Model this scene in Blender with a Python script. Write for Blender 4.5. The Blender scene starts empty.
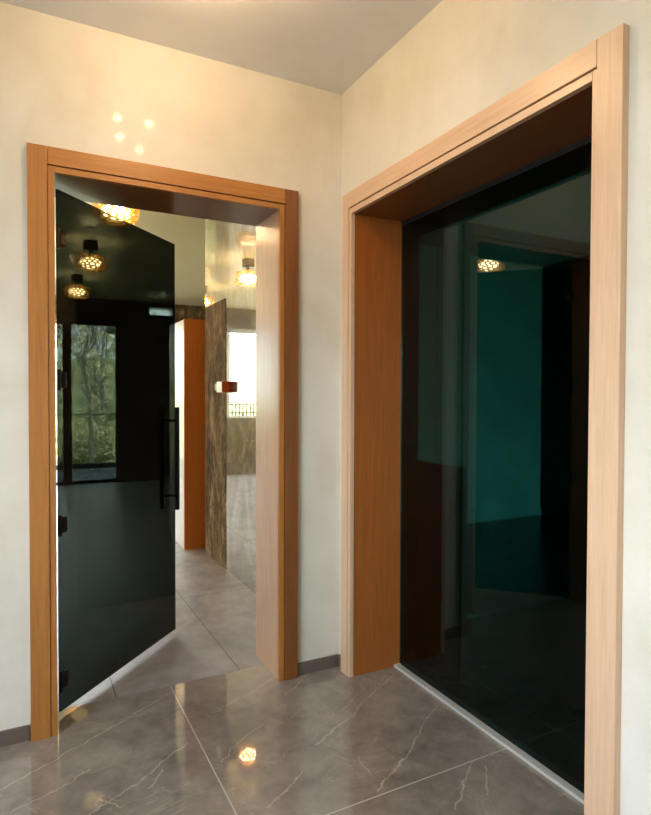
import bpy, bmesh, math, random
from mathutils import Vector, Matrix
random.seed(7)
sc = bpy.context.scene
C = sc.collection
PI = math.pi

# ------------------------------------------------------------------ materials
def lin(c):
    return tuple((x/12.92 if x <= .04045 else ((x+.055)/1.055)**2.4) for x in [v/255 for v in c]) + (1,)

class NT:
    def __init__(s, name):
        s.m = bpy.data.materials.new(name); s.m.use_nodes = True
        s.t = s.m.node_tree; s.t.nodes.clear()
        s.out = s.t.nodes.new('ShaderNodeOutputMaterial')
    def n(s, typ, **kw):
        nd = s.t.nodes.new(typ)
        for k, v in kw.items():
            if k.startswith('i_'):
                key = k[2:].replace('_', ' ')
                nd.inputs[key].default_value = v
            else: setattr(nd, k, v)
        return nd
    def l(s, a, b): s.t.links.new(a, b)
    def math(s, op, a, b=None, clamp=False):
        nd = s.t.nodes.new('ShaderNodeMath'); nd.operation = op; nd.use_clamp = clamp
        for i, v in enumerate((a, b)):
            if v is None: continue
            if isinstance(v, (int, float)): nd.inputs[i].default_value = v
            else: s.l(v, nd.inputs[i])
        return nd.outputs[0]
    def vec(s, op, a, b=None, scale=None):
        nd = s.t.nodes.new('ShaderNodeVectorMath'); nd.operation = op
        for i, v in enumerate((a, b)):
            if v is None: continue
            if isinstance(v, (tuple, Vector)): nd.inputs[i].default_value = v
            else: s.l(v, nd.inputs[i])
        if scale is not None:
            if isinstance(scale, (int, float)): nd.inputs['Scale'].default_value = scale
            else: s.l(scale, nd.inputs['Scale'])
        return nd
    def ramp(s, fac, stops, interp='LINEAR'):
        r = s.t.nodes.new('ShaderNodeValToRGB'); r.color_ramp.interpolation = interp
        e = r.color_ramp.elements
        while len(e) < len(stops): e.new(.5)
        for i, (p, c) in enumerate(stops):
            e[i].position = p; e[i].color = c if len(c) == 4 else tuple(c)+(1,)
        s.l(fac, r.inputs[0]); return r.outputs[0]
    def mix(s, fac, a, b, mode='MIX'):
        nd = s.t.nodes.new('ShaderNodeMix'); nd.data_type = 'RGBA'; nd.blend_type = mode
        for sock, v in ((nd.inputs[0], fac), (nd.inputs[6], a), (nd.inputs[7], b)):
            if isinstance(v, (int, float)): sock.default_value = v
            elif isinstance(v, tuple): sock.default_value = v
            else: s.l(v, sock)
        return nd.outputs[2]
    def noise(s, vec, scale, detail=4, rough=.5, dist=0):
        nd = s.n('ShaderNodeTexNoise', i_Scale=scale, i_Detail=detail, i_Roughness=rough, i_Distortion=dist)
        if vec is not None: s.l(vec, nd.inputs['Vector'])
        return nd
    def pos(s, scale=(1, 1, 1)):
        g = s.n('ShaderNodeNewGeometry').outputs['Position']
        return s.vec('MULTIPLY', g, tuple(scale)).outputs[0]
    def obj(s, scale=(1, 1, 1)):
        g = s.n('ShaderNodeTexCoord').outputs['Object']
        return s.vec('MULTIPLY', g, tuple(scale)).outputs[0]
    def bump(s, h, strength, dist=.002):
        b = s.n('ShaderNodeBump', i_Strength=strength, i_Distance=dist); s.l(h, b.inputs['Height']); return b.outputs[0]
    def principled(s, color=None, rough=.5, metal=0, spec=.5, coat=0, coat_rough=.1, normal=None, **kw):
        p = s.n('ShaderNodeBsdfPrincipled')
        for key, v in (('Base Color', color), ('Roughness', rough), ('Normal', normal)):
            if v is None: continue
            if isinstance(v, (int, float)) or isinstance(v, tuple): p.inputs[key].default_value = v
            else: s.l(v, p.inputs[key])
        p.inputs['Metallic'].default_value = metal
        p.inputs['Specular IOR Level'].default_value = spec
        p.inputs['Coat Weight'].default_value = coat; p.inputs['Coat Roughness'].default_value = coat_rough
        for k, v in kw.items(): p.inputs[k.replace('_', ' ')].default_value = v
        s.l(p.outputs[0], s.out.inputs[0]); return p

def simple(name, rgb, rough=.5, metal=0, **kw):
    t = NT(name)
    nz = t.noise(t.pos(), 14, 3)
    c = t.mix(nz.outputs[0], tuple(v*.9 for v in lin(rgb)[:3])+(1,), tuple(min(1, v*1.08) for v in lin(rgb)[:3])+(1,))
    t.principled(c, rough, metal, **kw); return t.m

def wood(name, dark, light, axis=2, scale=1, coat=.45, coat_rough=.3, rough=.45):
    t = NT(name)
    st = [26*scale]*3; st[axis] = 1.3*scale
    v = t.pos(st)
    a = t.noise(v, 2.6, 6, .66, .4)
    b = t.noise(t.pos([x*5 for x in st]), 1.5, 3, .6)
    big = t.noise(t.pos((2.2, 2.2, 2.2)), 1.2, 2)
    f = t.math('ADD', t.math('MULTIPLY', a.outputs[0], .65), t.math('MULTIPLY', b.outputs[0], .35))
    c = t.ramp(f, [(.2, lin(dark)), (.72, lin(light))])
    c = t.mix(t.math('MULTIPLY', big.outputs[0], .28), c, lin(dark))
    t.principled(c, rough, coat=coat, coat_rough=coat_rough, normal=t.bump(b.outputs[0], .12, .0006))
    return t.m

def plaster(name, rgb, rgb2, rough=.6, coat=.10, coat_rough=.06, scale=1.0):
    t = NT(name)
    n1 = t.noise(t.pos(), 1.7*scale, 5, .55, .5)
    n2 = t.noise(t.pos((1, 1, .6)), 7*scale, 5, .6)
    f = t.math('ADD', t.math('MULTIPLY', n1.outputs[0], .7), t.math('MULTIPLY', n2.outputs[0], .3))
    c = t.ramp(f, [(.36, lin(rgb2)), (.6, lin(rgb))])
    t.principled(c, rough, coat=coat, coat_rough=coat_rough, normal=t.bump(n2.outputs[0], .12, .004))
    return t.m

VEINS = [[(-1.361, -0.264), (-1.184, -0.166), (-1.0, -0.055), (-0.727, 0.114)], [(-1.119, -0.507), (-0.973, -0.426), (-0.772, -0.28)], [(-0.605, -0.109), (-0.482, -0.068), (-0.313, 0.029)], [(-0.492, -0.295), (-0.605, -0.359), (-0.705, -0.443)], [(-0.648, -0.726), (-0.57, -0.682), (-0.479, -0.613)], [(-0.374, -0.506), (-0.292, -0.457), (-0.179, -0.409), (-0.035, -0.307), (0.178, -0.191)], [(-0.309, -0.811), (-0.218, -0.754), (-0.107, -0.695), (0.041, -0.584), (0.179, -0.487)], [(-0.15, -0.984), (-0.072, -0.929), (0.069, -0.83)], [(-0.013, -0.985), (0.076, -0.876)], [(-0.332, -0.136), (-0.238, -0.07), (-0.122, 0.038)], [(-0.279, -0.632), (-0.285, -0.731)], [(-1.331, -0.388), (-1.193, -0.339), (-1.1, -0.287)], [(-1.088, -0.456), (-1.032, -0.514)], [(-0.943, -0.479), (-0.886, -0.398)]]

def tile_lines(t, x0, px, y0, py, w):
    g = t.n('ShaderNodeNewGeometry').outputs['Position']
    sp = t.n('ShaderNodeSeparateXYZ'); t.l(g, sp.inputs[0])
    outs = []
    for s, o, p in ((sp.outputs[0], x0, px), (sp.outputs[1], y0, py)):
        a = t.math('SUBTRACT', s, o); a = t.math('DIVIDE', a, p)
        a = t.math('SUBTRACT', a, t.math('ROUND', a)); a = t.math('ABSOLUTE', a)
        outs.append(t.math('LESS_THAN', a, w/2/p))
    return t.math('MAXIMUM', outs[0], outs[1])

def floor_near():
    t = NT('marble_tile')
    n1 = t.noise(t.pos(), 2.3, 6, .6, .8); n2 = t.noise(t.pos(), 11, 5, .65, .5)
    f = t.math('ADD', t.math('MULTIPLY', n1.outputs[0], .6), t.math('MULTIPLY', n2.outputs[0], .4))
    c = t.ramp(f, [(.36, lin((118, 109, 100))), (.62, lin((162, 151, 140)))])
    # veins
    wz = t.noise(t.pos(), 16, 3, .6)
    off = t.vec('SUBTRACT', wz.outputs['Color'], (.5, .5, .5)).outputs[0]
    off = t.vec('SCALE', off, scale=.045).outputs[0]
    p = t.vec('ADD', t.n('ShaderNodeNewGeometry').outputs['Position'], off).outputs[0]
    p = t.vec('MULTIPLY', p, (1, 1, 0)).outputs[0]
    dmin = None
    for line in VEINS:
        for a, b in zip(line[:-1], line[1:]):
            A = Vector((a[0], a[1], 0)); B = Vector((b[0], b[1], 0))-A
            pa = t.vec('SUBTRACT', p, tuple(A)).outputs[0]
            h = t.vec('DOT_PRODUCT', pa, tuple(B)).outputs['Value']
            h = t.math('DIVIDE', h, B.dot(B), clamp=True)
            bb = t.n('ShaderNodeVectorMath', operation='SCALE'); bb.inputs[0].default_value = B; t.l(h, bb.inputs['Scale'])
            d = t.vec('LENGTH', t.vec('SUBTRACT', pa, bb.outputs[0]).outputs[0]).outputs['Value']
            dmin = d if dmin is None else t.math('MINIMUM', dmin, d)
    mod = t.noise(t.pos(), 9, 2)
    wv = t.math('MULTIPLY', mod.outputs[0], .008)
    v = t.math('SUBTRACT', 1, t.math('DIVIDE', dmin, wv), clamp=True)
    v = t.math('MULTIPLY', v, t.math('MULTIPLY', t.noise(t.pos(), 23, 2).outputs[0], 1.25), clamp=True)
    # faint hairline veins all over
    q = t.noise(t.pos((1, 1.4, 1)), 1.6, 4, .6, 1.2)
    hv = t.math('ABSOLUTE', t.math('SUBTRACT', q.outputs[0], .5))
    hv = t.math('SUBTRACT', 1, t.math('MULTIPLY', hv, 160), clamp=True)
    hv = t.math('MULTIPLY', hv, .22)
    c = t.mix(t.math('MAXIMUM', v, hv), c, lin((205, 192, 176)))
    j = tile_lines(t, -.737, 1.2, -.83, .99, .0045)
    c = t.mix(j, c, lin((196, 190, 180)))
    t.principled(c, .03, spec=.8, coat=.4, coat_rough=.012)
    return t.m

def floor_far():
    t = NT('grey_tile')
    n1 = t.noise(t.pos(), 1.9, 6, .62, 1.2); n2 = t.noise(t.pos(), 9, 5, .6)
    f = t.math('ADD', t.math('MULTIPLY', n1.outputs[0], .6), t.math('MULTIPLY', n2.outputs[0], .4))
    c = t.ramp(f, [(.38, lin((140, 131, 126))), (.62, lin((178, 168, 161)))])
    j = tile_lines(t, -.425, .53, .16, 1.06, .005)
    c = t.mix(j, c, lin((104, 96, 90)))
    t.principled(c, .42, spec=.28)
    return t.m

def floor_dark():
    t = NT('dark_tile')
    n2 = t.noise(t.pos(), 9, 5, .6)
    c = t.ramp(n2.outputs[0], [(.38, lin((44, 42, 41))), (.62, lin((62, 60, 58)))])
    c = t.mix(tile_lines(t, -.737, 1.2, -.83, .99, .0045), c, lin((150, 146, 140)))
    t.principled(c, .25, spec=.4)
    return t.m

def marble_brown(name, rough, green=0):
    t = NT(name)
    n0 = t.noise(t.pos((1.3, 1.3, .5)), 3, 6, .65, 1.6)
    n1 = t.noise(t.pos((2, 2, .7)), 9, 6, .7, 2.2)
    f = t.math('ADD', t.math('MULTIPLY', n0.outputs[0], .5), t.math('MULTIPLY', n1.outputs[0], .5))
    if green:
        st = [(.36, lin((44, 34, 22))), (.5, lin((108, 90, 62))), (.62, lin((172, 150, 112)))]
    else:
        st = [(.36, lin((44, 33, 22))), (.47, lin((96, 75, 48))), (.56, lin((142, 118, 84))), (.66, lin((196, 174, 136)))]
    c = t.ramp(f, st)
    t.principled(c, rough, spec=.12 if not green else .6, coat=.3 if green else 0, coat_rough=.05)
    return t.m

def polished():
    # highly polished slab: mirror-like with a little haze
    t = NT('polished_slab')
    n = t.noise(t.pos((1.3, 1.3, .5)), 3, 6, .65, 1.6)
    c = t.ramp(n.outputs[0], [(.35, (.60, .53, .45, 1)), (.65, (.80, .76, .70, 1))])
    g1 = t.n('ShaderNodeBsdfAnisotropic'); g1.inputs['Roughness'].default_value = .02; t.l(c, g1.inputs['Color'])
    g2 = t.n('ShaderNodeBsdfAnisotropic'); g2.inputs['Roughness'].default_value = .22; t.l(c, g2.inputs['Color'])
    d = t.n('ShaderNodeBsdfDiffuse'); d.inputs['Color'].default_value = lin((120, 96, 70))
    m = t.n('ShaderNodeMixShader'); m.inputs[0].default_value = .16; t.l(g1.outputs[0], m.inputs[1]); t.l(g2.outputs[0], m.inputs[2])
    m2 = t.n('ShaderNodeMixShader'); m2.inputs[0].default_value = .12; t.l(m.outputs[0], m2.inputs[1]); t.l(d.outputs[0], m2.inputs[2])
    t.l(m2.outputs[0], t.out.inputs[0]); return t.m

def tinted(name, col, f0=.045, rough=0.0):
    t = NT(name)
    tr = t.n('ShaderNodeBsdfTransparent'); tr.inputs[0].default_value = tuple(col)+(1,)
    gl = t.n('ShaderNodeBsdfAnisotropic'); gl.inputs['Roughness'].default_value = rough; gl.inputs['Color'].default_value = (1, 1, 1, 1)
    lw = t.n('ShaderNodeLayerWeight'); lw.inputs[0].default_value = .5
    p5 = t.math('POWER', lw.outputs['Facing'], 5)
    fac = t.math('ADD', t.math('MULTIPLY', p5, 1-f0), f0)
    m = t.n('ShaderNodeMixShader'); t.l(fac, m.inputs[0]); t.l(tr.outputs[0], m.inputs[1]); t.l(gl.outputs[0], m.inputs[2])
    t.l(m.outputs[0], t.out.inputs[0]); return t.m

def emit(name, col, strength):
    t = NT(name); e = t.n('ShaderNodeEmission'); e.inputs[0].default_value = tuple(col)+(1,); e.inputs[1].default_value = strength
    t.l(e.outputs[0], t.out.inputs[0]); return t.m

M = {}
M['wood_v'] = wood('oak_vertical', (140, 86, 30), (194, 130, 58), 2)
M['wood_x'] = wood('oak_along_x', (140, 86, 30), (194, 130, 58), 0)
M['wood_y'] = wood('oak_along_y', (140, 86, 30), (194, 130, 58), 1)
M['wood_orange'] = wood('orange_oak', (206, 110, 34), (236, 142, 60), 2, coat=.15)
M['wood_lit_jamb'] = wood('oak_satin_lit', (190, 142, 106), (226, 182, 146), 2, coat=1.0, coat_rough=.24)  # same oak, daylight glare on the right lining put into a paler colour
M['wood_lit'] = wood('oak_lit', (196, 158, 124), (232, 198, 166), 2)  # same oak, daylight on the left-facing casing painted in as a lighter tone
M['wood_lit_y'] = wood('oak_lit_head', (196, 158, 124), (232, 198, 166), 1)  # the lit casing tone again, grain along the head
M['wood_shade_x'] = wood('oak_shade_head', (98, 54, 20), (138, 84, 38), 0)  # same oak, darkened to paint in the shade under the door head
M['wood_shade_y'] = wood('oak_shade_side_head', (98, 54, 20), (138, 84, 38), 1)  # head shade painted in again, grain turned for the right doorway
M['wood_shade_post'] = wood('oak_shade_post', (104, 58, 20), (146, 88, 38), 2, coat=.2)  # same oak, shade on the right-hand post put into a browner colour
M['wood_shade_lining'] = wood('oak_shade_lining', (136, 70, 16), (184, 104, 36), 2, coat=.08, rough=.55)  # same oak, weaker light on the right doorway linings painted in
M['wall'] = plaster('cream_plaster', (224, 221, 211), (209, 203, 187))
M['wall_far'] = plaster('hall_plaster', (222, 208, 176), (204, 188, 150))
M['wall_study'] = plaster('study_plaster', (232, 232, 226), (205, 205, 198), coat=0)
M['ceiling'] = plaster('ceiling_paint', (222, 225, 228), (213, 215, 217), rough=.5, coat=.12, coat_rough=.12)
M['ceiling_far'] = plaster('stretch_ceiling', (250, 240, 204), (247, 235, 194), rough=.5, coat=.35, coat_rough=.03)
M['floor'] = floor_near()
M['floor_far'] = floor_far()
M['floor_dark'] = floor_dark()
M['marble'] = marble_brown('brown_marble', .75)
M['marble_far'] = marble_brown('olive_marble', .2, 1)
M['polished'] = polished()
M['glass_door'] = tinted('black_tinted_glass', (.155, .172, .158), .007)
M['glass_panel'] = tinted('teal_tinted_glass', (.115, .325, .30), .034)
def blind():
    t = NT('glare_blind_sheet'); a = t.n('ShaderNodeBsdfTranslucent'); a.inputs[0].default_value = (.95, .95, .95, 1)
    b = t.n('ShaderNodeBsdfDiffuse'); b.inputs[0].default_value = (.8, .8, .8, 1)
    m = t.n('ShaderNodeMixShader'); m.inputs[0].default_value = .15; t.l(a.outputs[0], m.inputs[1]); t.l(b.outputs[0], m.inputs[2]); t.l(m.outputs[0], t.out.inputs[0]); return t.m
M['blind'] = blind()
M['clear'] = tinted('clear_glass', (.95, .97, .96), .04)
M['black'] = simple('black_metal', (16, 16, 17), .35, .6)
M['bronze'] = simple('dark_bronze', (84, 70, 54), .3, .9)
M['steel'] = simple('brushed_steel', (150, 140, 124), .3, .9)
M['frame'] = simple('anthracite_frame', (30, 32, 34), .45)
M['matt_black'] = simple('matt_black', (14, 14, 14), .9)
M['baseboard'] = simple('taupe_tile', (104, 92, 84), .3)
M['sill'] = simple('pale_aluminium', (206, 206, 200), .35, .2)
M['box_orange'] = simple('orange_lacquer', (250, 104, 30), .4)
M['white'] = simple('pale_front', (236, 228, 216), .3, coat=.3)  # pale colour of the cabinet fronts and the wall box face
M['whitepaint'] = simple('white_paint', (238, 238, 236), .5)
M['gold'] = simple('hammered_gold', (250, 208, 132), .3, 1)
M['gold_in'] = M['gold']
M['bulb'] = emit('warm_bulb', (1, .75, .43), 60)
M['bulb_near'] = emit('warm_spot_bulb', (1, .64, .33), 270)
M['dark_wall'] = simple('reflection_stop_dark', (40, 38, 36), .8)  # dark tone of the added strip that cuts a reflection
M['grey_cab'] = simple('grey_lacquer', (168, 160, 146), .6)
M['dark_cab'] = simple('dark_lacquer', (20, 20, 22), .5)
M['concrete'] = simple('terrace_tile', (84, 88, 88), .7)
def grass():
    t = NT('hill_grass'); n = t.noise(t.pos((1, 1, 2.2)), 2.4, 9, .75, .6)
    t.principled(t.ramp(n.outputs[0], [(.36, lin((58, 62, 34))), (.5, lin((136, 138, 84))), (.64, lin((206, 198, 158)))]), .95); return t.m
M['grass'] = grass()
M['bark'] = simple('grey_bark', (150, 142, 130), .9)
M['leaf1'] = simple('leaf_green', (160, 162, 92), .8)
M['leaf2'] = simple('leaf_olive', (206, 196, 146), .8)
M['leaf3'] = simple('leaf_dark', (128, 134, 84), .8)

# ------------------------------------------------------------------ mesh helpers
def box_bm(x0, x1, y0, y1, z0, z1, bev=0, bm=None):
    own = bm is None
    b = bmesh.new()
    vs = [b.verts.new((x, y, z)) for x in (min(x0, x1), max(x0, x1)) for y in (min(y0, y1), max(y0, y1)) for z in (min(z0, z1), max(z0, z1))]
    for f in ((0, 1, 3, 2), (4, 6, 7, 5), (0, 4, 5, 1), (2, 3, 7, 6), (0, 2, 6, 4), (1, 5, 7, 3)):
        b.faces.new([vs[i] for i in f])
    if bev: bmesh.ops.bevel(b, geom=b.edges[:], offset=bev, segments=2, affect='EDGES', profile=.6)
    if own: return b
    me = bpy.data.meshes.new('tmp'); b.to_mesh(me); b.free(); bm.from_mesh(me); bpy.data.meshes.remove(me)
    return bm

def tube_bm(p0, p1, r, seg=16, bm=None, r2=None):
    bm = bm or bmesh.new()
    p0, p1 = Vector(p0), Vector(p1); d = p1-p0
    mt = Matrix.Translation((p0+p1)/2) @ d.to_track_quat('Z', 'Y').to_matrix().to_4x4()
    bmesh.ops.create_cone(bm, cap_ends=True, segments=seg, radius1=r, radius2=r if r2 is None else r2, depth=d.length, matrix=mt)
    return bm

def sph_bm(c, r, bm=None, sub=3, sc3=(1, 1, 1)):
    bm = bm or bmesh.new()
    bmesh.ops.create_icosphere(bm, subdivisions=sub, radius=r, matrix=Matrix.Translation(c) @ Matrix.Diagonal((*sc3, 1)))
    return bm

def obj(name, bm, mat, parent=None, smooth=False, world=True):
    """world=True: bm is in world coordinates and is shifted under its parent."""
    if parent is not None and world:
        q = parent.location.copy(); pp = parent.parent
        while pp: q += pp.location; pp = pp.parent
        bmesh.ops.translate(bm, verts=bm.verts[:], vec=-q)
    me = bpy.data.meshes.new(name); bmesh.ops.recalc_face_normals(bm, faces=bm.faces[:]) if len(bm.faces) < 40000 else None
    bm.to_mesh(me); bm.free()
    if smooth:
        for p in me.polygons: p.use_smooth = True
    me.materials.append(mat)
    o = bpy.data.objects.new(name, me); C.objects.link(o)
    if parent is not None: o.parent = parent
    return o

def struct(o, label=None):
    o['kind'] = 'structure'
    if label: o['label'] = label
    return o
def empty(name, loc=(0, 0, 0), rz=0):
    o = bpy.data.objects.new(name, None); C.objects.link(o); o.location = loc; o.rotation_euler = (0, 0, rz); o.empty_display_size = .1
    return o
def tag(o, label, cat, group=None):
    o['label'] = label; o['category'] = cat
    if group: o['group'] = group
    return o

# ------------------------------------------------------------------ room shell
H = 2.6
WT = .43           # thickness of the right wall
LW = .265          # thickness of the left (hallway) wall
# openings
LX0, LX1, LH = -1.184, -.307, 2.036          # left doorway
RY0, RY1, RH = -1.335, -.127, 2.03           # right doorway
NX, NY = -3.0, -4.6                          # near room extents
FX, FY = -3.7, 6.45                          # far room extents
SX, SY = 3.53, 2.05                          # study extents

def wall(name, boxes, mat, label):
    bm = bmesh.new()
    for b in boxes: box_bm(*b, bm=bm)
    return struct(obj(name, bm, mat), label)

# back wall with the left doorway
wall('wall_back', [(-3.9, LX0-.006, 0, LW, 0, H), (LX1+.006, -.001, 0, LW, 0, H), (LX0-.006, LX1+.006, 0, LW, LH+.006, H)], M['wall'],
     'cream plaster wall with the left doorway in it')
# right wall of the near room, with the deep doorway
wall('wall_right', [(0, .256, RY1+.006, .262, 0, H), (.256, WT, -.006, .262, 0, H), (0, WT, NY, RY0-.006, 0, H), (0, WT, RY0-.006, RY1+.006, RH+.006, H), (.256, WT, RY1+.006, -.006, RH+.006, H)], M['wall'],
     'pale plaster wall with the wide doorway in it')
# its continuation in the hall, clad in polished slab
wall('wall_hall_reflection_stop', [(0, WT, .266, .99, 0, H)], M['dark_wall'], 'unseen dark wall strip added to keep reflections off the glass leaf')  # hidden strip, added so the leaf does not mirror the bright hall
wall('wall_hall_right', [(0, WT, .991, 2.2, 0, H)], M['polished'], 'mirror-polished stone wall beyond the left doorway')
wall('wall_left', [(NX-.2, NX, NY, -3.2, 0, H), (NX-.2, NX, -1.0, 0, 0, H), (NX-.2, NX, -3.2, -1.0, 0, .75), (NX-.2, NX, -3.2, -1.0, 2.4, H)], M['wall'],
     'plaster wall on the left with the wide window, behind the camera')
wall('wall_front', [(NX, -2.2, NY-.2, NY, 0, H), (-.6, WT, NY-.2, NY, 0, H), (-2.2, -.6, NY-.2, NY, 0, H)], M['wall'],
     'plaster wall behind the camera')
# hall
WX0, WX1, WZ = -1.45, -.068, 2.243
wall('wall_hall_end', [(FX, -3.4, FY, FY+.2, 0, H), (-3.4, -1.55, FY, FY+.2, 0, .89), (-3.4, -1.55, FY, FY+.2, 2.29, H), (-1.55, WX0, FY, FY+.2, 0, H),
     (WX0, WX1, FY, FY+.2, WZ, H), (WX1, .385, FY, FY+.2, 0, H), (.385, .715, FY, FY+.2, 0, 2.42), (.385, .715, FY, FY+.2, 2.53, H), (.715, 1.5, FY, FY+.2, 0, H)],
     M['marble_far'], 'olive brown marble wall at the far end of the hall')
wall('wall_hall_left', [(FX-.2, FX, LW, 4.5, 0, H), (FX-.2, FX, 6.25, FY, 0, H), (FX-.2, FX, 4.5, 6.25, 2.4, H)], M['wall_far'], 'cream plaster wall on the left side of the hall')
wall('wall_recess', [(1.3, 1.5, 2.2, FY, 0, H), (WT, 1.3, 2.19, 2.2, 0, H)], M['marble_far'], 'marble side wall of the recess behind the cabinet')
# study
wall('wall_study_back', [(WT, SX+.6, SY, 2.185, 0, H)], M['wall_study'], 'plain plaster wall seen through the dark glass')
wall('wall_study_right', [(SX+.6, SX+.8, 1.3, SY, 0, H), (SX, SX+.2, NY, 1.3, 0, H)], M['wall_study'], 'wall with the low window at the far side of the room behind the glass')
wall('wall_study_front', [(WT, 1.2, NY-.2, NY, 0, H), (SX, SX+.6, NY-.2, NY, 0, H), (1.2, SX, NY-.2, NY, 2.1, H)], M['wall_study'], 'wall opposite the plaster wall of the dark room')
# floors / ceilings
struct(obj('floor', box_bm(NX-.2, .2405, NY-.2, .16, -.1, 0), M['floor']), 'glossy taupe marble tiles with white veins')
struct(obj('floor_hall', box_bm(FX-.2, 1.5, 2.186, FY+.2, -.1, 0, bm=box_bm(FX-.2, .98, .161, 2.186, -.1, 0)), M['floor_far']), 'matt grey stone tiles beyond the left doorway')
struct(obj('floor_study', box_bm(.241, SX+.8, NY-.2, .16, -.1, 0), M['floor_dark']), 'dark tiles just behind the glass door')
struct(obj('floor_study_back', box_bm(.981, SX+.8, .161, 2.185, -.1, 0), M['floor_dark']), 'dark tiles of the room behind the glass')
struct(obj('ceiling', box_bm(NX-.2, SX+.8, NY-.2, .13, H, H+.1), M['ceiling']), 'pale grey painted ceiling')
struct(obj('ceiling_hall', box_bm(FX-.2, 1.5, 2.186, FY+.2, H, H+.1, bm=box_bm(FX-.2, .98, .131, 2.186, H, H+.1)), M['ceiling_far']), 'glossy cream ceiling of the hall')
struct(obj('ceiling_study', box_bm(.981, SX+.8, .131, 2.185, H, H+.1), M['ceiling']), 'ceiling of the room behind the glass')
# baseboards
def bb(name, *b): struct(obj(name, box_bm(*b, bev=.0015), M['baseboard']), 'low taupe tile baseboard')
bb('baseboard_back', -.2185, -.0105, -.010, -.0005, 0, .054)
bb('baseboard_left', NX+.01, -1.2745, -.010, -.0005, 0, .054)
bb('baseboard_right', -.010, -.0005, NY+.02, -1.424, 0, .054)
bb('baseboard_corner', -.010, -.0005, -.0515, -.0105, 0, .054)

# ------------------------------------------------------------------ left doorway (door_1)
d1 = struct(empty('door_1', (-.745, 0, 0)), 'orange oak door frame around the left doorway')
TOP = 2.124
cY0, cY1 = -.024, -.0005
obj('casing_post', box_bm(-1.2705, -1.2065, cY0, cY1, 0, TOP, .0012), M['wood_v'], d1)
obj('casing_post', box_bm(-.2845, -.2215, cY0, cY1, 0, TOP, .0012), M['wood_shade_post'], d1)
obj('casing_head', box_bm(-1.2055, -.2855, cY0, cY1, 2.0615, TOP, .0012), M['wood_x'], d1)
obj('bead', box_bm(-1.2050, LX0+.001, -.0195, -.0005, 0, 2.058, .0015), M['wood_v'], d1)
obj('bead', box_bm(LX1-.001, -.2860, -.0195, -.0005, 0, 2.058, .0015), M['wood_v'], d1)
obj('bead', box_bm(LX0+.0015, LX1-.0015, -.0195, -.0005, LH, 2.058, .0015), M['wood_x'], d1)
obj('lining', box_bm(LX0-.005, LX0, 0, LW+.004, 0, LH+.005), M['wood_v'], d1)
obj('lining', box_bm(LX1, LX1+.005, 0, LW+.004, 0, LH+.005), M['wood_lit_jamb'], d1)
obj('lining_head', box_bm(LX0, LX1, 0, LW+.004, LH, LH+.005), M['wood_shade_x'], d1)
obj('rear_casing', box_bm(LX1+.006, LX1+.075, LW+.0005, LW+.018, 0, TOP, .001), M['wood_v'], d1)
obj('rear_casing', box_bm(LX0-.075, LX0-.006, LW+.0005, LW+.018, 0, TOP, .001), M['wood_v'], d1)
obj('rear_casing', box_bm(LX0-.005, LX1+.005, LW+.0045, LW+.018, LH+.006, TOP, .001), M['wood_x'], d1)

# ------------------------------------------------------------------ right doorway (door_2)
d2 = struct(empty('door_2', (0, -.73, 0)), 'wide orange oak door frame in the right wall')
cX0, cX1 = -.024, -.0005
obj('casing_post', box_bm(cX0, cX1, -1.4215, -1.3500, 0, TOP, .0012), M['wood_lit'], d2)
obj('casing_post', box_bm(cX0, cX1, -.1075, -.0545, 0, TOP, .0012), M['wood_lit'], d2)
obj('casing_head', box_bm(cX0, cX1, -1.3490, -.1085, 2.0575, TOP, .0012), M['wood_lit_y'], d2)
obj('bead', box_bm(-.0195, -.0005, -1.3485, RY0+.001, 0, 2.054, .0015), M['wood_lit'], d2)
obj('bead', box_bm(-.0195, -.0005, RY1-.001, -.1090, 0, 2.054, .0015), M['wood_lit'], d2)
obj('bead', box_bm(-.0195, -.0005, RY0+.0015, RY1-.0015, RH, 2.054, .0015), M['wood_lit_y'], d2)
for y0, y1, s in ((RY1, RY1+.005, -1), (RY0-.005, RY0, 1)):
    obj('lining', box_bm(0, .090, y0, y1, 0, RH+.005), M['wood_shade_lining'], d2)
    obj('inner_lining', box_bm(.0905, .246, y0+s*.003, y1+s*.003, 0, RH+.005), M['wood_shade_lining'], d2)
obj('lining_head', box_bm(0, .246, RY0, RY1, RH, RH+.005), M['wood_shade_y'], d2)
obj('rear_lining', box_bm(.2575, WT, -.012, -.0065, 0, RH+.005), M['matt_black'], d2)
obj('rear_lining', box_bm(.247, WT, RY0-.005, RY0, 0, RH+.005), M['matt_black'], d2)
obj('rear_head', box_bm(.2575, WT, RY0, -.013, RH-.016, RH+.005), M['matt_black'], d2)
obj('sill_strip', box_bm(.212, .2405, RY0+.004, RY1-.004, 0, .012, .002), M['sill'], d2)

gp = empty('sliding_glass_door', (.2465, -.73, 0))
tag(gp, 'wide black-teal glass door set deep in the right doorway', 'glass door')
obj('glass_pane', box_bm(.2425, .2505, RY0+.008, RY1-.0045, .013, RH-.02, .0008), M['glass_panel'], gp)
obj('edge_seal', box_bm(.2415, .2515, RY0+.0035, RY0+.0078, .013, RH-.02), M['frame'], gp)
obj('top_rail', box_bm(.2415, .2515, RY0+.0035, RY1-.0045, RH-.0195, RH-.001), M['frame'], gp)

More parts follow.
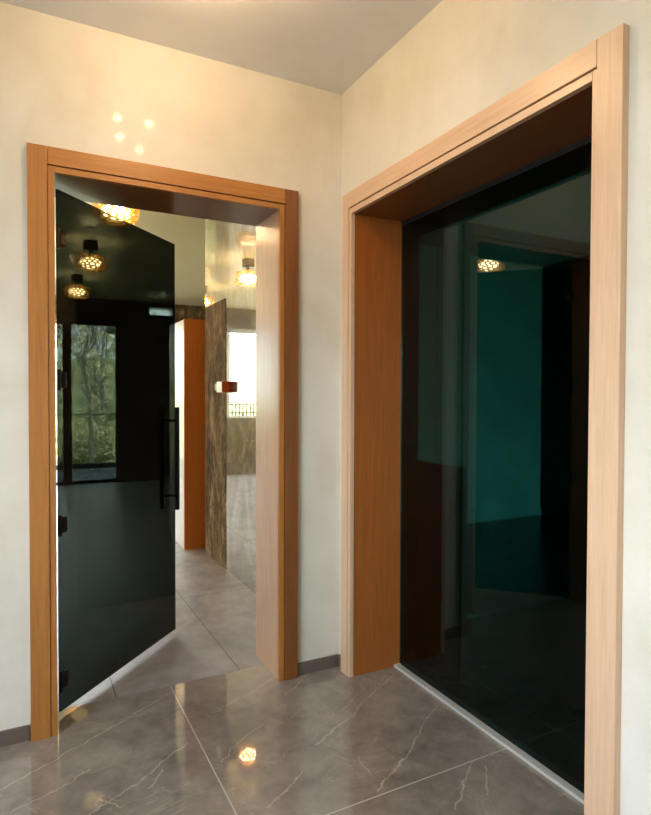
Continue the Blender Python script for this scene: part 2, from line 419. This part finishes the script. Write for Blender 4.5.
# ------------------------------------------------------------------ glass leaf, hinged in the left doorway
HX, HY = -1.170, .112
ang = math.atan2(.719-HY, -.586-HX)
LEN = math.hypot(.719-HY, -.586-HX)
leaf = empty('glass_door', (HX, HY, 0), ang)
tag(leaf, 'open black tinted glass door leaf hinged in the left doorway', 'glass door')
obj('glass_pane', box_bm(0, LEN, -.004, .004, .018, 2.02, .0008), M['glass_door'], leaf, world=False)
for z in (1.834, 1.297, .740, .139):
    h = empty('hinge'); h.parent = leaf; h.location = (0, 0, z)
    mt = M['bronze'] if z > 1.8 else M['black']
    b = box_bm(.004, .034, -.0125, -.0042, -.030, .030, .0015)
    obj('hinge_plate', b, mt, h, world=False)
    b = tube_bm((-.003, -.010, -.040), (-.003, -.010, .040), .0075)
    box_bm(-.005, .010, -.0125, -.006, -.018, .018, .001, bm=b)
    obj('knuckle', b, mt, h, world=False)
    b = box_bm(.009, .029, -.0145, -.0126, -.018, .018, .0007)
    obj('hinge_cover', b, M['black'] if z < 1.8 else M['steel'], h, world=False)
    if z > 1.8: h['label'] = 'bronze hinge'
    else: h['label'] = 'black hinge'
hs = LEN-.050
for s in (-1, 1):
    g = empty('pull_handle'); g.parent = leaf; g.location = (hs, s*.045, .918)
    b = box_bm(-.009, .009, -.009, .009, -.262, .262, .002)
    obj('bar', b, M['black'], g, world=False)
    for dz in (-.193, .194):
        obj('standoff', tube_bm((0, -s*.0415, dz), (0, -s*.008, dz), .007), M['black'], g, world=False)

# ------------------------------------------------------------------ lamps
def shell_bm(R, Hh, seed):
    """Perforated bowl: rounded cells with a hole in each."""
    rnd = random.Random(seed)
    ico = bmesh.new(); bmesh.ops.create_icosphere(ico, subdivisions=3, radius=1)
    # thin the vertex set: use subdivision-3 lattice jittered, dual cells
    for v in ico.verts:
        v.co += Vector((rnd.uniform(-1, 1), rnd.uniform(-1, 1), rnd.uniform(-1, 1)))*.075; v.co.normalize()
    ico.verts.ensure_lookup_table(); ico.faces.ensure_lookup_table()
    out = bmesh.new(); corner = {}
    def P(c):
        c = c.normalized()
        # superellipsoid: flattened bowl
        x, y, z = c
        k = (abs(x)**2.0+abs(y)**2.0)**.5
        e = (k**4.2+abs(z)**4.2)**(1/4.2)
        return Vector((x/e*R, y/e*R, z/e*Hh/2))
    for f in ico.faces: corner[f.index] = out.verts.new(P(f.calc_center_median()))
    for v in ico.verts:
        c = v.co
        if c.z > .5: continue
        n = c.normalized(); ref = n.orthogonal().normalized(); r2 = n.cross(ref)
        fs = sorted(v.link_faces, key=lambda f: math.atan2((f.calc_center_median()-c).dot(r2), (f.calc_center_median()-c).dot(ref)))
        ring = [corner[f.index] for f in fs]
        k = rnd.uniform(.48, .78)
        cen = sum((q.co for q in ring), Vector())/len(ring)
        m = len(ring); inner = []; mids = []
        for i in range(m):
            inner.append(out.verts.new(cen+(ring[i].co-cen)*k*.97))
        for i in range(m):
            j = (i+1) % m
            out.faces.new((ring[i], ring[j], inner[j], inner[i]))
    ico.free()
    for v in [v for v in out.verts if not v.link_faces]: out.verts.remove(v)
    bmesh.ops.solidify(out, geom=out.faces[:], thickness=.0025)
    return out

LAMPS = []
def hall_lamp(x, y, label, proto=None):
    zc = 2.34+.08
    if proto is None:
        t = empty('ceiling_lamp', (x, y, zc))
        sh = obj('lamp_shade', shell_bm(.142, .16, 3), M['gold'], t, world=False)
        b = obj('bulb', sph_bm((0, 0, -.012), .088, sub=3, sc3=(1, 1, .55)), M['bulb'], t, smooth=True, world=False)
        obj('socket', tube_bm((0, 0, .037), (0, 0, .099), .022), M['bronze'], t, smooth=False, world=False)
        obj('canopy', tube_bm((0, 0, .0995), (0, 0, .1795), .062, 32), M['bronze'], t, world=False)
        obj('top_ring', tube_bm((0, 0, .058), (0, 0, .064), .060, 32), M['gold'], t, world=False)
    else:
        t = proto.copy(); C.objects.link(t); t.location = (x, y, zc)
        for ch in proto.children:
            c = ch.copy(); C.objects.link(c); c.parent = t
    tag(t, label, 'lamp', 'perforated gold ceiling lamps in the hall')
    return t
lamp = hall_lamp(-.745, 1.615, 'nearest gold perforated ceiling lamp, cut off by the door head')
hall_lamp(-.735, 3.235, 'middle gold perforated ceiling lamp, seen through the black glass door', lamp)
hall_lamp(-.72, 4.85, 'farthest and smallest gold perforated ceiling lamp behind the black glass door', lamp)
hall_lamp(-1.93, 1.64, 'gold perforated ceiling lamp glowing in the right glass pane reflection', lamp)

# ceiling light of the near room, four little bulbs (mirrored as soft spots on the wall)
cl = empty('ceiling_spotlight', (-.81, -.66, H)); tag(cl, 'four-bulb ceiling light whose glints show above the left doorway', 'lamp')
obj('base_plate', box_bm(-.09, .09, -.11, .11, -.016, -.0005, .002), M['bronze'], cl, world=False)
for x, y, z in ((-.075, .09, -.045), (.07, .085, -.040), (-.05, -.02, -.085), (.055, -.09, -.10)):
    obj('bulb_holder', tube_bm((x*.8, y*.8, -.016), (x, y, z), .011), M['bronze'], cl, world=False)
    obj('bulb', sph_bm((x, y, z-.016), .018, sub=2), M['bulb_near'], cl, smooth=True, world=False)

warm_fill = empty('ceiling_spotlight', (-1.9, -2.9, H)); tag(warm_fill, 'second four-bulb ceiling light added behind the camera to spread warm light', 'lamp')  # extra lamp, added to spread the warm glow over the walls
for ch in cl.children:
    q = ch.copy(); C.objects.link(q); q.parent = warm_fill

# ------------------------------------------------------------------ hall furniture
cab = empty('tall_cabinet', (.18, 2.6, 0))
tag(cab, 'tall orange wooden cabinet with pale doors against the stone wall', 'cabinet')
obj('side_panel', box_bm(-.135, .55, 2.328, 2.352, 0, 1.853, .001), M['wood_orange'], cab)
obj('carcass', box_bm(-.115, .55, 2.3525, 2.86, .02, 1.85), M['white'], cab)
for y0, y1 in ((2.354, 2.86),):
    obj('door', box_bm(-.134, -.1155, y0, y1, .10, 1.765, .001), M['white'], cab)
    obj('top_flap', box_bm(-.134, -.1155, y0, y1, 1.769, 1.848, .001), M['white'], cab)
obj('plinth', box_bm(-.128, -.1155, 2.354, 2.86, 0, .096), M['white'], cab)
obj('base_block', box_bm(-.02, .20, 2.314, 2.3275, .02, .14, .001), M['wood_orange'], cab)

sb = empty('wall_box', (0, 1.65, 1.30)); tag(sb, 'small orange wooden box mounted on the polished stone wall', 'box')
obj('box_body', box_bm(-.055, -.0015, 1.590, 1.71, 1.262, 1.338, .001), M['box_orange'], sb)
obj('lit_face', box_bm(-.059, -.0552, 1.592, 1.708, 1.264, 1.336, .0005), M['white'], sb)  # daylight glare on the box's left side put in as white
obj('bracket', box_bm(-.048, -.0015, 1.7105, 1.79, 1.275, 1.325, .001), M['bronze'], sb)

pn = tag(obj('marble_panel', box_bm(-.0035, -.0006, 1.675, 2.199, .001, 1.93, .001), M['marble']), 'brown veined marble slab beside the tall orange cabinet', 'wall panel')

hall_lamp(-1.93, 3.235, 'perforated lamp added out of the frame to brighten the hall ceiling', lamp)  # made-up lamp, sends more light up to the hall ceiling
hall_lamp(-1.93, 4.85, 'second perforated lamp added out of the frame, far left, to brighten the hall ceiling', lamp)  # also made up, lights the ceiling from the far left
cb = empty('shade_cupboard', (1.87, 1.9, 0)); tag(cb, 'tall grey cupboard added to darken the left of the teal wall behind the glass', 'cupboard')  # added grey block that darkens this stretch of wall behind the glass
obj('body', box_bm(1.2, 2.315, 1.79, 2.045, .0, 2.55), M['grey_cab'], cb)
for x0 in (1.2, 1.572, 1.944):
    obj('door', box_bm(x0+.002, x0+.370, 1.77, 1.7895, .06, 2.545, .001), M['grey_cab'], cb)

# low dark partition and black wardrobe behind the right glass
lp = tag(obj('low_partition', box_bm(.445, .475, -.315, .26, 0, .918, .002), M['dark_cab']), 'dark half-height partition just behind the right glass door', 'partition')
wr = empty('black_wardrobe', (SX+.3, 1.68, 0)); tag(wr, 'black full-height wardrobe at the right behind the glass door', 'wardrobe')
obj('body', box_bm(SX+.02, SX+.59, 1.305, SY-.005, 0, 2.59), M['dark_cab'], wr)
for y0 in (1.305, 1.675):
    obj('door', box_bm(SX, SX+.0195, y0+.003, y0+.367, .06, 2.585, .001), M['dark_cab'], wr)

# ------------------------------------------------------------------ windows
def bars(name, boxes, mat, parent):
    bm = bmesh.new()
    for b in boxes: box_bm(*b, bm=bm)
    return obj(name, bm, mat, parent)
w1 = struct(empty('window_1', (-.75, FY, 0)), 'tall anthracite-framed terrace window at the end of the hall')
y0, y1 = FY+.04, FY+.11
bars('frame', [(WX0, WX0+.05, y0, y1, 0, WZ), (WX1, WX1-.012, y0, y1, 0, WZ), (-.775, -.665, y0, y1, 0, WZ), (WX0, WX1, y0, y1, 0, .045), (WX0, WX1, y0, y1, WZ-.015, WZ)], M['frame'], w1)
obj('pane', box_bm(WX0+.05, -.775, FY+.07, FY+.078, .045, WZ-.015), M['clear'], w1)
obj('pane', box_bm(-.665, WX1-.012, FY+.07, FY+.078, .045, WZ-.015), M['clear'], w1)
w2 = struct(empty('window_2', (-2.15, FY, 0)), 'hall window whitened by an added blind, mirrored in the polished wall')
bars('frame', [(-3.4, -3.34, y0, y1, .89, 2.29), (-1.61, -1.55, y0, y1, .89, 2.29), (-3.4, -1.55, y0, y1, 2.23, 2.29), (-3.4, -1.55, y0, y1, .89, .92)], M['whitepaint'], w2)
bars('grille', [(-3.34+i*.06, -3.32+i*.06, FY+.03, FY+.038, .92, 1.10) for i in range(29)]+[(-3.34, -1.61, FY+.03, FY+.038, 1.10, 1.115)], M['frame'], w2)
bl = obj('glare_blind', box_bm(-3.33, -1.60, FY+.015, FY+.018, 1.125, 2.2), M['blind'], w2)  # blind added to give the window its blown-out white
obj('pane', box_bm(-3.34, -1.61, FY+.07, FY+.078, .92, 2.23), M['clear'], w2)
w3 = struct(empty('window_3', (.55, FY, 2.42)), 'narrow slot window under the hall ceiling')
obj('pane', box_bm(.386, .714, FY+.07, FY+.078, 2.421, 2.529), M['clear'], w3)
w4 = struct(empty('window_4', (NX, -2.1, .75)), 'wide window of the near room')
bars('frame', [(NX-.12, NX-.06, -3.2, -3.14, .75, 2.4), (NX-.12, NX-.06, -1.06, -1.0, .75, 2.4), (NX-.12, NX-.06, -2.13, -2.07, .75, 2.4), (NX-.12, NX-.06, -3.2, -1.0, .75, .81), (NX-.12, NX-.06, -3.2, -1.0, 2.34, 2.4)], M['frame'], w4)
w5 = struct(empty('window_5', (FX, 5.375, 0)), 'terrace window on the left of the hall')
bars('frame', [(FX-.12, FX-.06, 4.5, 4.56, 0, 2.4), (FX-.12, FX-.06, 6.19, 6.25, 0, 2.4), (FX-.12, FX-.06, 4.5, 6.25, 0, .06), (FX-.12, FX-.06, 4.5, 6.25, 2.34, 2.4)], M['frame'], w5)

def portal(loc, rot, sx, sy):
    ld = bpy.data.lights.new('window_portal', 'AREA'); ld.shape = 'RECTANGLE'; ld.size = sx; ld.size_y = sy
    ld.cycles.is_portal = True
    o = bpy.data.objects.new('window_portal', ld); C.objects.link(o); o.location = loc; o.rotation_euler = rot
    return o
portal(((WX0+WX1)/2, FY+.13, WZ/2), (-PI/2, 0, 0), WX1-WX0, WZ)
portal((-2.475, FY+.13, 1.59), (-PI/2, 0, 0), 1.85, 1.4)
portal((.55, FY+.13, 2.475), (-PI/2, 0, 0), .33, .11)
portal((NX-.15, -2.1, 1.575), (0, -PI/2, 0), 1.65, 2.2)
portal((FX-.15, 5.375, 1.2), (0, -PI/2, 0), 2.4, 1.75)
portal((2.365, NY-.15, 1.05), (PI/2, 0, 0), 2.33, 2.1)

# ------------------------------------------------------------------ outside
struct(obj('terrace_floor', box_bm(-4.5, 2.5, FY+.2, 8.25, -.12, 0), M['concrete']), 'grey terrace outside the hall window')
rl = empty('terrace_railing', (-.8, 8.1, 0)); tag(rl, 'black terrace railing outside the window, seen through the glass door', 'railing')
obj('top_rail', box_bm(-4.0, 2.0, 8.08, 8.12, .91, .935, .003), M['frame'], rl)
obj('bottom_rail', box_bm(-4.0, 2.0, 8.08, 8.12, .02, .11, .003), M['frame'], rl)
for x in (-4.0, -2.4, .45, 2.0): obj('post', box_bm(x-.02, x+.02, 8.08, 8.12, .0, .9095), M['frame'], rl)
ev = tag(obj('roof_beam', box_bm(.05, .22, 6.7, 8.6, 2.33, 2.46, .004), M['concrete']), 'grey roof beam over the terrace, at the top of the window behind the glass door', 'beam')

# hill behind the terrace
bm = bmesh.new(); N = 26; g = {}
for i in range(N+1):
    for j in range(N+1):
        x = -34+54*i/N; y = 9.5+40*j/N
        z = -1.6+max(0, (y-11))*.14+.5*math.sin(x*.45)+.4*math.sin(y*.5+x*.2)
        g[i, j] = bm.verts.new((x, y, z))
for i in range(N):
    for j in range(N): bm.faces.new((g[i, j], g[i+1, j], g[i+1, j+1], g[i, j+1]))
struct(obj('hill', bm, M['grass'], smooth=True), 'green grassy slope behind the terrace')
def gz(x, y): return -1.6+max(0, (y-11))*.14+.5*math.sin(x*.45)+.4*math.sin(y*.5+x*.2)

def limb(bm, p, q, r0, r1): tube_bm(p, q, r0, 5, bm, r1)
def tree(x, y, h, seed, label):
    rnd = random.Random(seed); z = gz(x, y)-.1
    t = empty('bare_tree', (x, y, z)); tag(t, label, 'tree', 'bare trees on the slope outside')
    tr = bmesh.new(); br = bmesh.new()
    def grow(bm, p, d, L, r, dep):
        q = p+d*L
        limb(bm, p, q, r, r*.7)
        if dep == 0: return
        for k in range(rnd.choice((2, 3))):
            nd = (d+Vector((rnd.uniform(-1, 1), rnd.uniform(-1, 1), rnd.uniform(-.25, .6)))*.75).normalized()
            grow(br, q, nd, L*rnd.uniform(.62, .85), r*.62, dep-1)
    grow(tr, Vector((0, 0, 0)), Vector((rnd.uniform(-.1, .1), rnd.uniform(-.1, .1), 1)).normalized(), h*.3, h*.016, 7)
    Rm = h*.36
    ex = max(max(abs(v.co.x), abs(v.co.y)) for v in br.verts)
    for v in br.verts:
        k = min(1, Rm/ex); w_ = min(1, v.co.z/(h*.3)); kk = 1+(k-1)*w_
        v.co.x *= kk; v.co.y *= kk
    obj('trunk', tr, M['bark'], t, world=False); obj('branches', br, M['bark'], t, world=False)
    lf = bmesh.new()
    for k in range(320):
        c = Vector((rnd.uniform(-1, 1)*h*.3, rnd.uniform(-1, 1)*h*.3, h*rnd.uniform(.35, 1.0)))
        a = Vector((rnd.uniform(-1, 1), rnd.uniform(-1, 1), rnd.uniform(-1, 1))).normalized()*h*.016
        b = a.orthogonal()
        lf.faces.new([lf.verts.new(c+v) for v in (a, b, -a, -b)])
    me = obj('foliage', lf, M['leaf2'], t, world=False)
for i, (x, y, h, lb) in enumerate((
    (.25, 13.0, 4.8, 'bare forked tree nearest the terrace, seen through the glass door'),
    (.9, 18.2, 5.6, 'bare spreading tree on the slope behind the nearest tree'),
    (1.9, 24.5, 6.6, 'tall bare tree higher up the slope'),
    (2.4, 31.5, 7.6, 'tall bare tree at the top of the slope behind the others'),
    (-4.6, 18.0, 6.0, 'bare tree far left on the slope'),
    (-8.2, 13.0, 5.5, 'bare tree outside the hall window with the added blind'))):
    tree(x, y, h, i+11, lb)
def shrub(x, y, r, seed, mat, label):
    rnd = random.Random(seed); z = gz(x, y)
    bm = bmesh.new()
    for k in range(1500):
        d = Vector((rnd.gauss(0, 1), rnd.gauss(0, 1), abs(rnd.gauss(0, 1)))).normalized()*r*rnd.uniform(.72, 1.05)
        d.x *= 1.2; d.z *= .9
        a = Vector((rnd.uniform(-1, 1), rnd.uniform(-1, 1), rnd.uniform(-1, 1))).normalized()*r*.06; b = a.orthogonal()
        bm.faces.new([bm.verts.new(d+v) for v in (a, b*.6, -a, -b*.6)])
    t = empty('shrub', (x, y, z)); tag(t, label, 'shrub', 'green shrubs on the slope outside')
    obj('foliage', bm, mat, t, world=False)
    obj('inner_crown', sph_bm((0, 0, 0), r*.8, sub=2, sc3=(1.15, 1, .85)), M['leaf3'], t, world=False)
P = [('leaf1', -1.3, 9.95, .85), ('leaf2', .75, 10.1, .9), ('leaf3', 2.9, 10.0, .9), ('leaf1', -1.9, 15.6, 1.0), ('leaf2', .55, 15.55, .95), ('leaf1', 2.9, 15.6, 1.0), ('leaf2', .2, 21.2, .9), ('leaf3', 2.4, 21.2, .9)]
W = ['mid-green shrub just beyond the railing at left', 'olive shrub just beyond the railing, in the middle of the window', 'dark green shrub just beyond the railing at right', 'mid-green shrub behind the nearest tree at left', 'olive shrub right behind the nearest tree', 'mid-green shrub behind the nearest tree at right', 'olive shrub higher on the slope, behind the second tree', 'dark shrub higher on the slope at right']
for i, ((mm, x, y, r), lb) in enumerate(zip(P, W)): shrub(x, y, r, 40+i, M[mm], lb)

# ------------------------------------------------------------------ world
w = bpy.data.worlds.new('overcast'); sc.world = w; w.use_nodes = True
nt = w.node_tree; nt.nodes.clear()
o = nt.nodes.new('ShaderNodeOutputWorld'); b = nt.nodes.new('ShaderNodeBackground')
tc = nt.nodes.new('ShaderNodeTexCoord'); sp = nt.nodes.new('ShaderNodeSeparateXYZ'); rp = nt.nodes.new('ShaderNodeValToRGB')
mr = nt.nodes.new('ShaderNodeMapRange'); mr.inputs[1].default_value = -1; mr.inputs[2].default_value = 1
nt.links.new(tc.outputs['Generated'], sp.inputs[0]); nt.links.new(sp.outputs[2], mr.inputs[0]); nt.links.new(mr.outputs[0], rp.inputs[0])
el = rp.color_ramp.elements
el[0].position = .47; el[0].color = (.16, .17, .14, 1)       # ground
el[1].position = .5; el[1].color = (.86, .94, 1.0, 1)
e = el.new(.85); e.color = (.66, .82, 1.0, 1)
# bright haze low in the sky beyond the terrace
dt = nt.nodes.new('ShaderNodeVectorMath'); dt.operation = 'DOT_PRODUCT'; dt.inputs[1].default_value = Vector((.02, .93, .31)).normalized()
nt.links.new(tc.outputs['Generated'], dt.inputs[0])
pw = nt.nodes.new('ShaderNodeMath'); pw.operation = 'POWER'; pw.inputs[1].default_value = 160; nt.links.new(dt.outputs['Value'], pw.inputs[0])
ml = nt.nodes.new('ShaderNodeMath'); ml.operation = 'MULTIPLY_ADD'; ml.inputs[1].default_value = 70; ml.inputs[2].default_value = 12; nt.links.new(pw.outputs[0], ml.inputs[0])
nt.links.new(rp.outputs[0], b.inputs[0]); nt.links.new(ml.outputs[0], b.inputs[1])
nt.links.new(b.outputs[0], o.inputs[0])

sl = bpy.data.lights.new('sun', 'SUN'); sl.energy = 20; sl.angle = math.radians(1); sl.color = (1, .95, .86)
so = bpy.data.objects.new('sun', sl); C.objects.link(so)
so.rotation_euler = Vector((-.28, .42, -.87)).to_track_quat('-Z', 'Y').to_euler()

# ------------------------------------------------------------------ camera
cam = bpy.data.cameras.new('camera'); co = bpy.data.objects.new('camera', cam); C.objects.link(co)
yaw, pitch, roll, f = math.radians(27.5236), math.radians(-1.1092), math.radians(.156), 585.7
d = Vector((math.sin(yaw)*math.cos(pitch), math.cos(yaw)*math.cos(pitch), math.sin(pitch)))
r = Vector((math.cos(yaw), -math.sin(yaw), 0)); u = r.cross(d)
r2 = r*math.cos(roll)+u*math.sin(roll); u2 = -r*math.sin(roll)+u*math.cos(roll)
mt = Matrix((( r2.x, u2.x, -d.x, -1.29625), (r2.y, u2.y, -d.y, -2.342), (r2.z, u2.z, -d.z, 1.23786), (0, 0, 0, 1)))
co.matrix_world = mt
cam.sensor_fit = 'VERTICAL'; cam.sensor_height = 24; cam.lens = f/815*24; cam.clip_start = .02; cam.clip_end = 300
sc.camera = co

vs = sc.view_settings
sc.display_settings.display_device = 'sRGB'
vs.view_transform = 'Standard'; vs.look = 'None'; vs.gamma = 1; vs.use_curve_mapping = False
vs.exposure = 0.27
cy = sc.cycles
cy.use_denoising = True
cy.max_bounces = 12; cy.transparent_max_bounces = 16; cy.diffuse_bounces = 6; cy.glossy_bounces = 8
cy.sample_clamp_indirect = 6; cy.caustics_reflective = False; cy.blur_glossy = .5
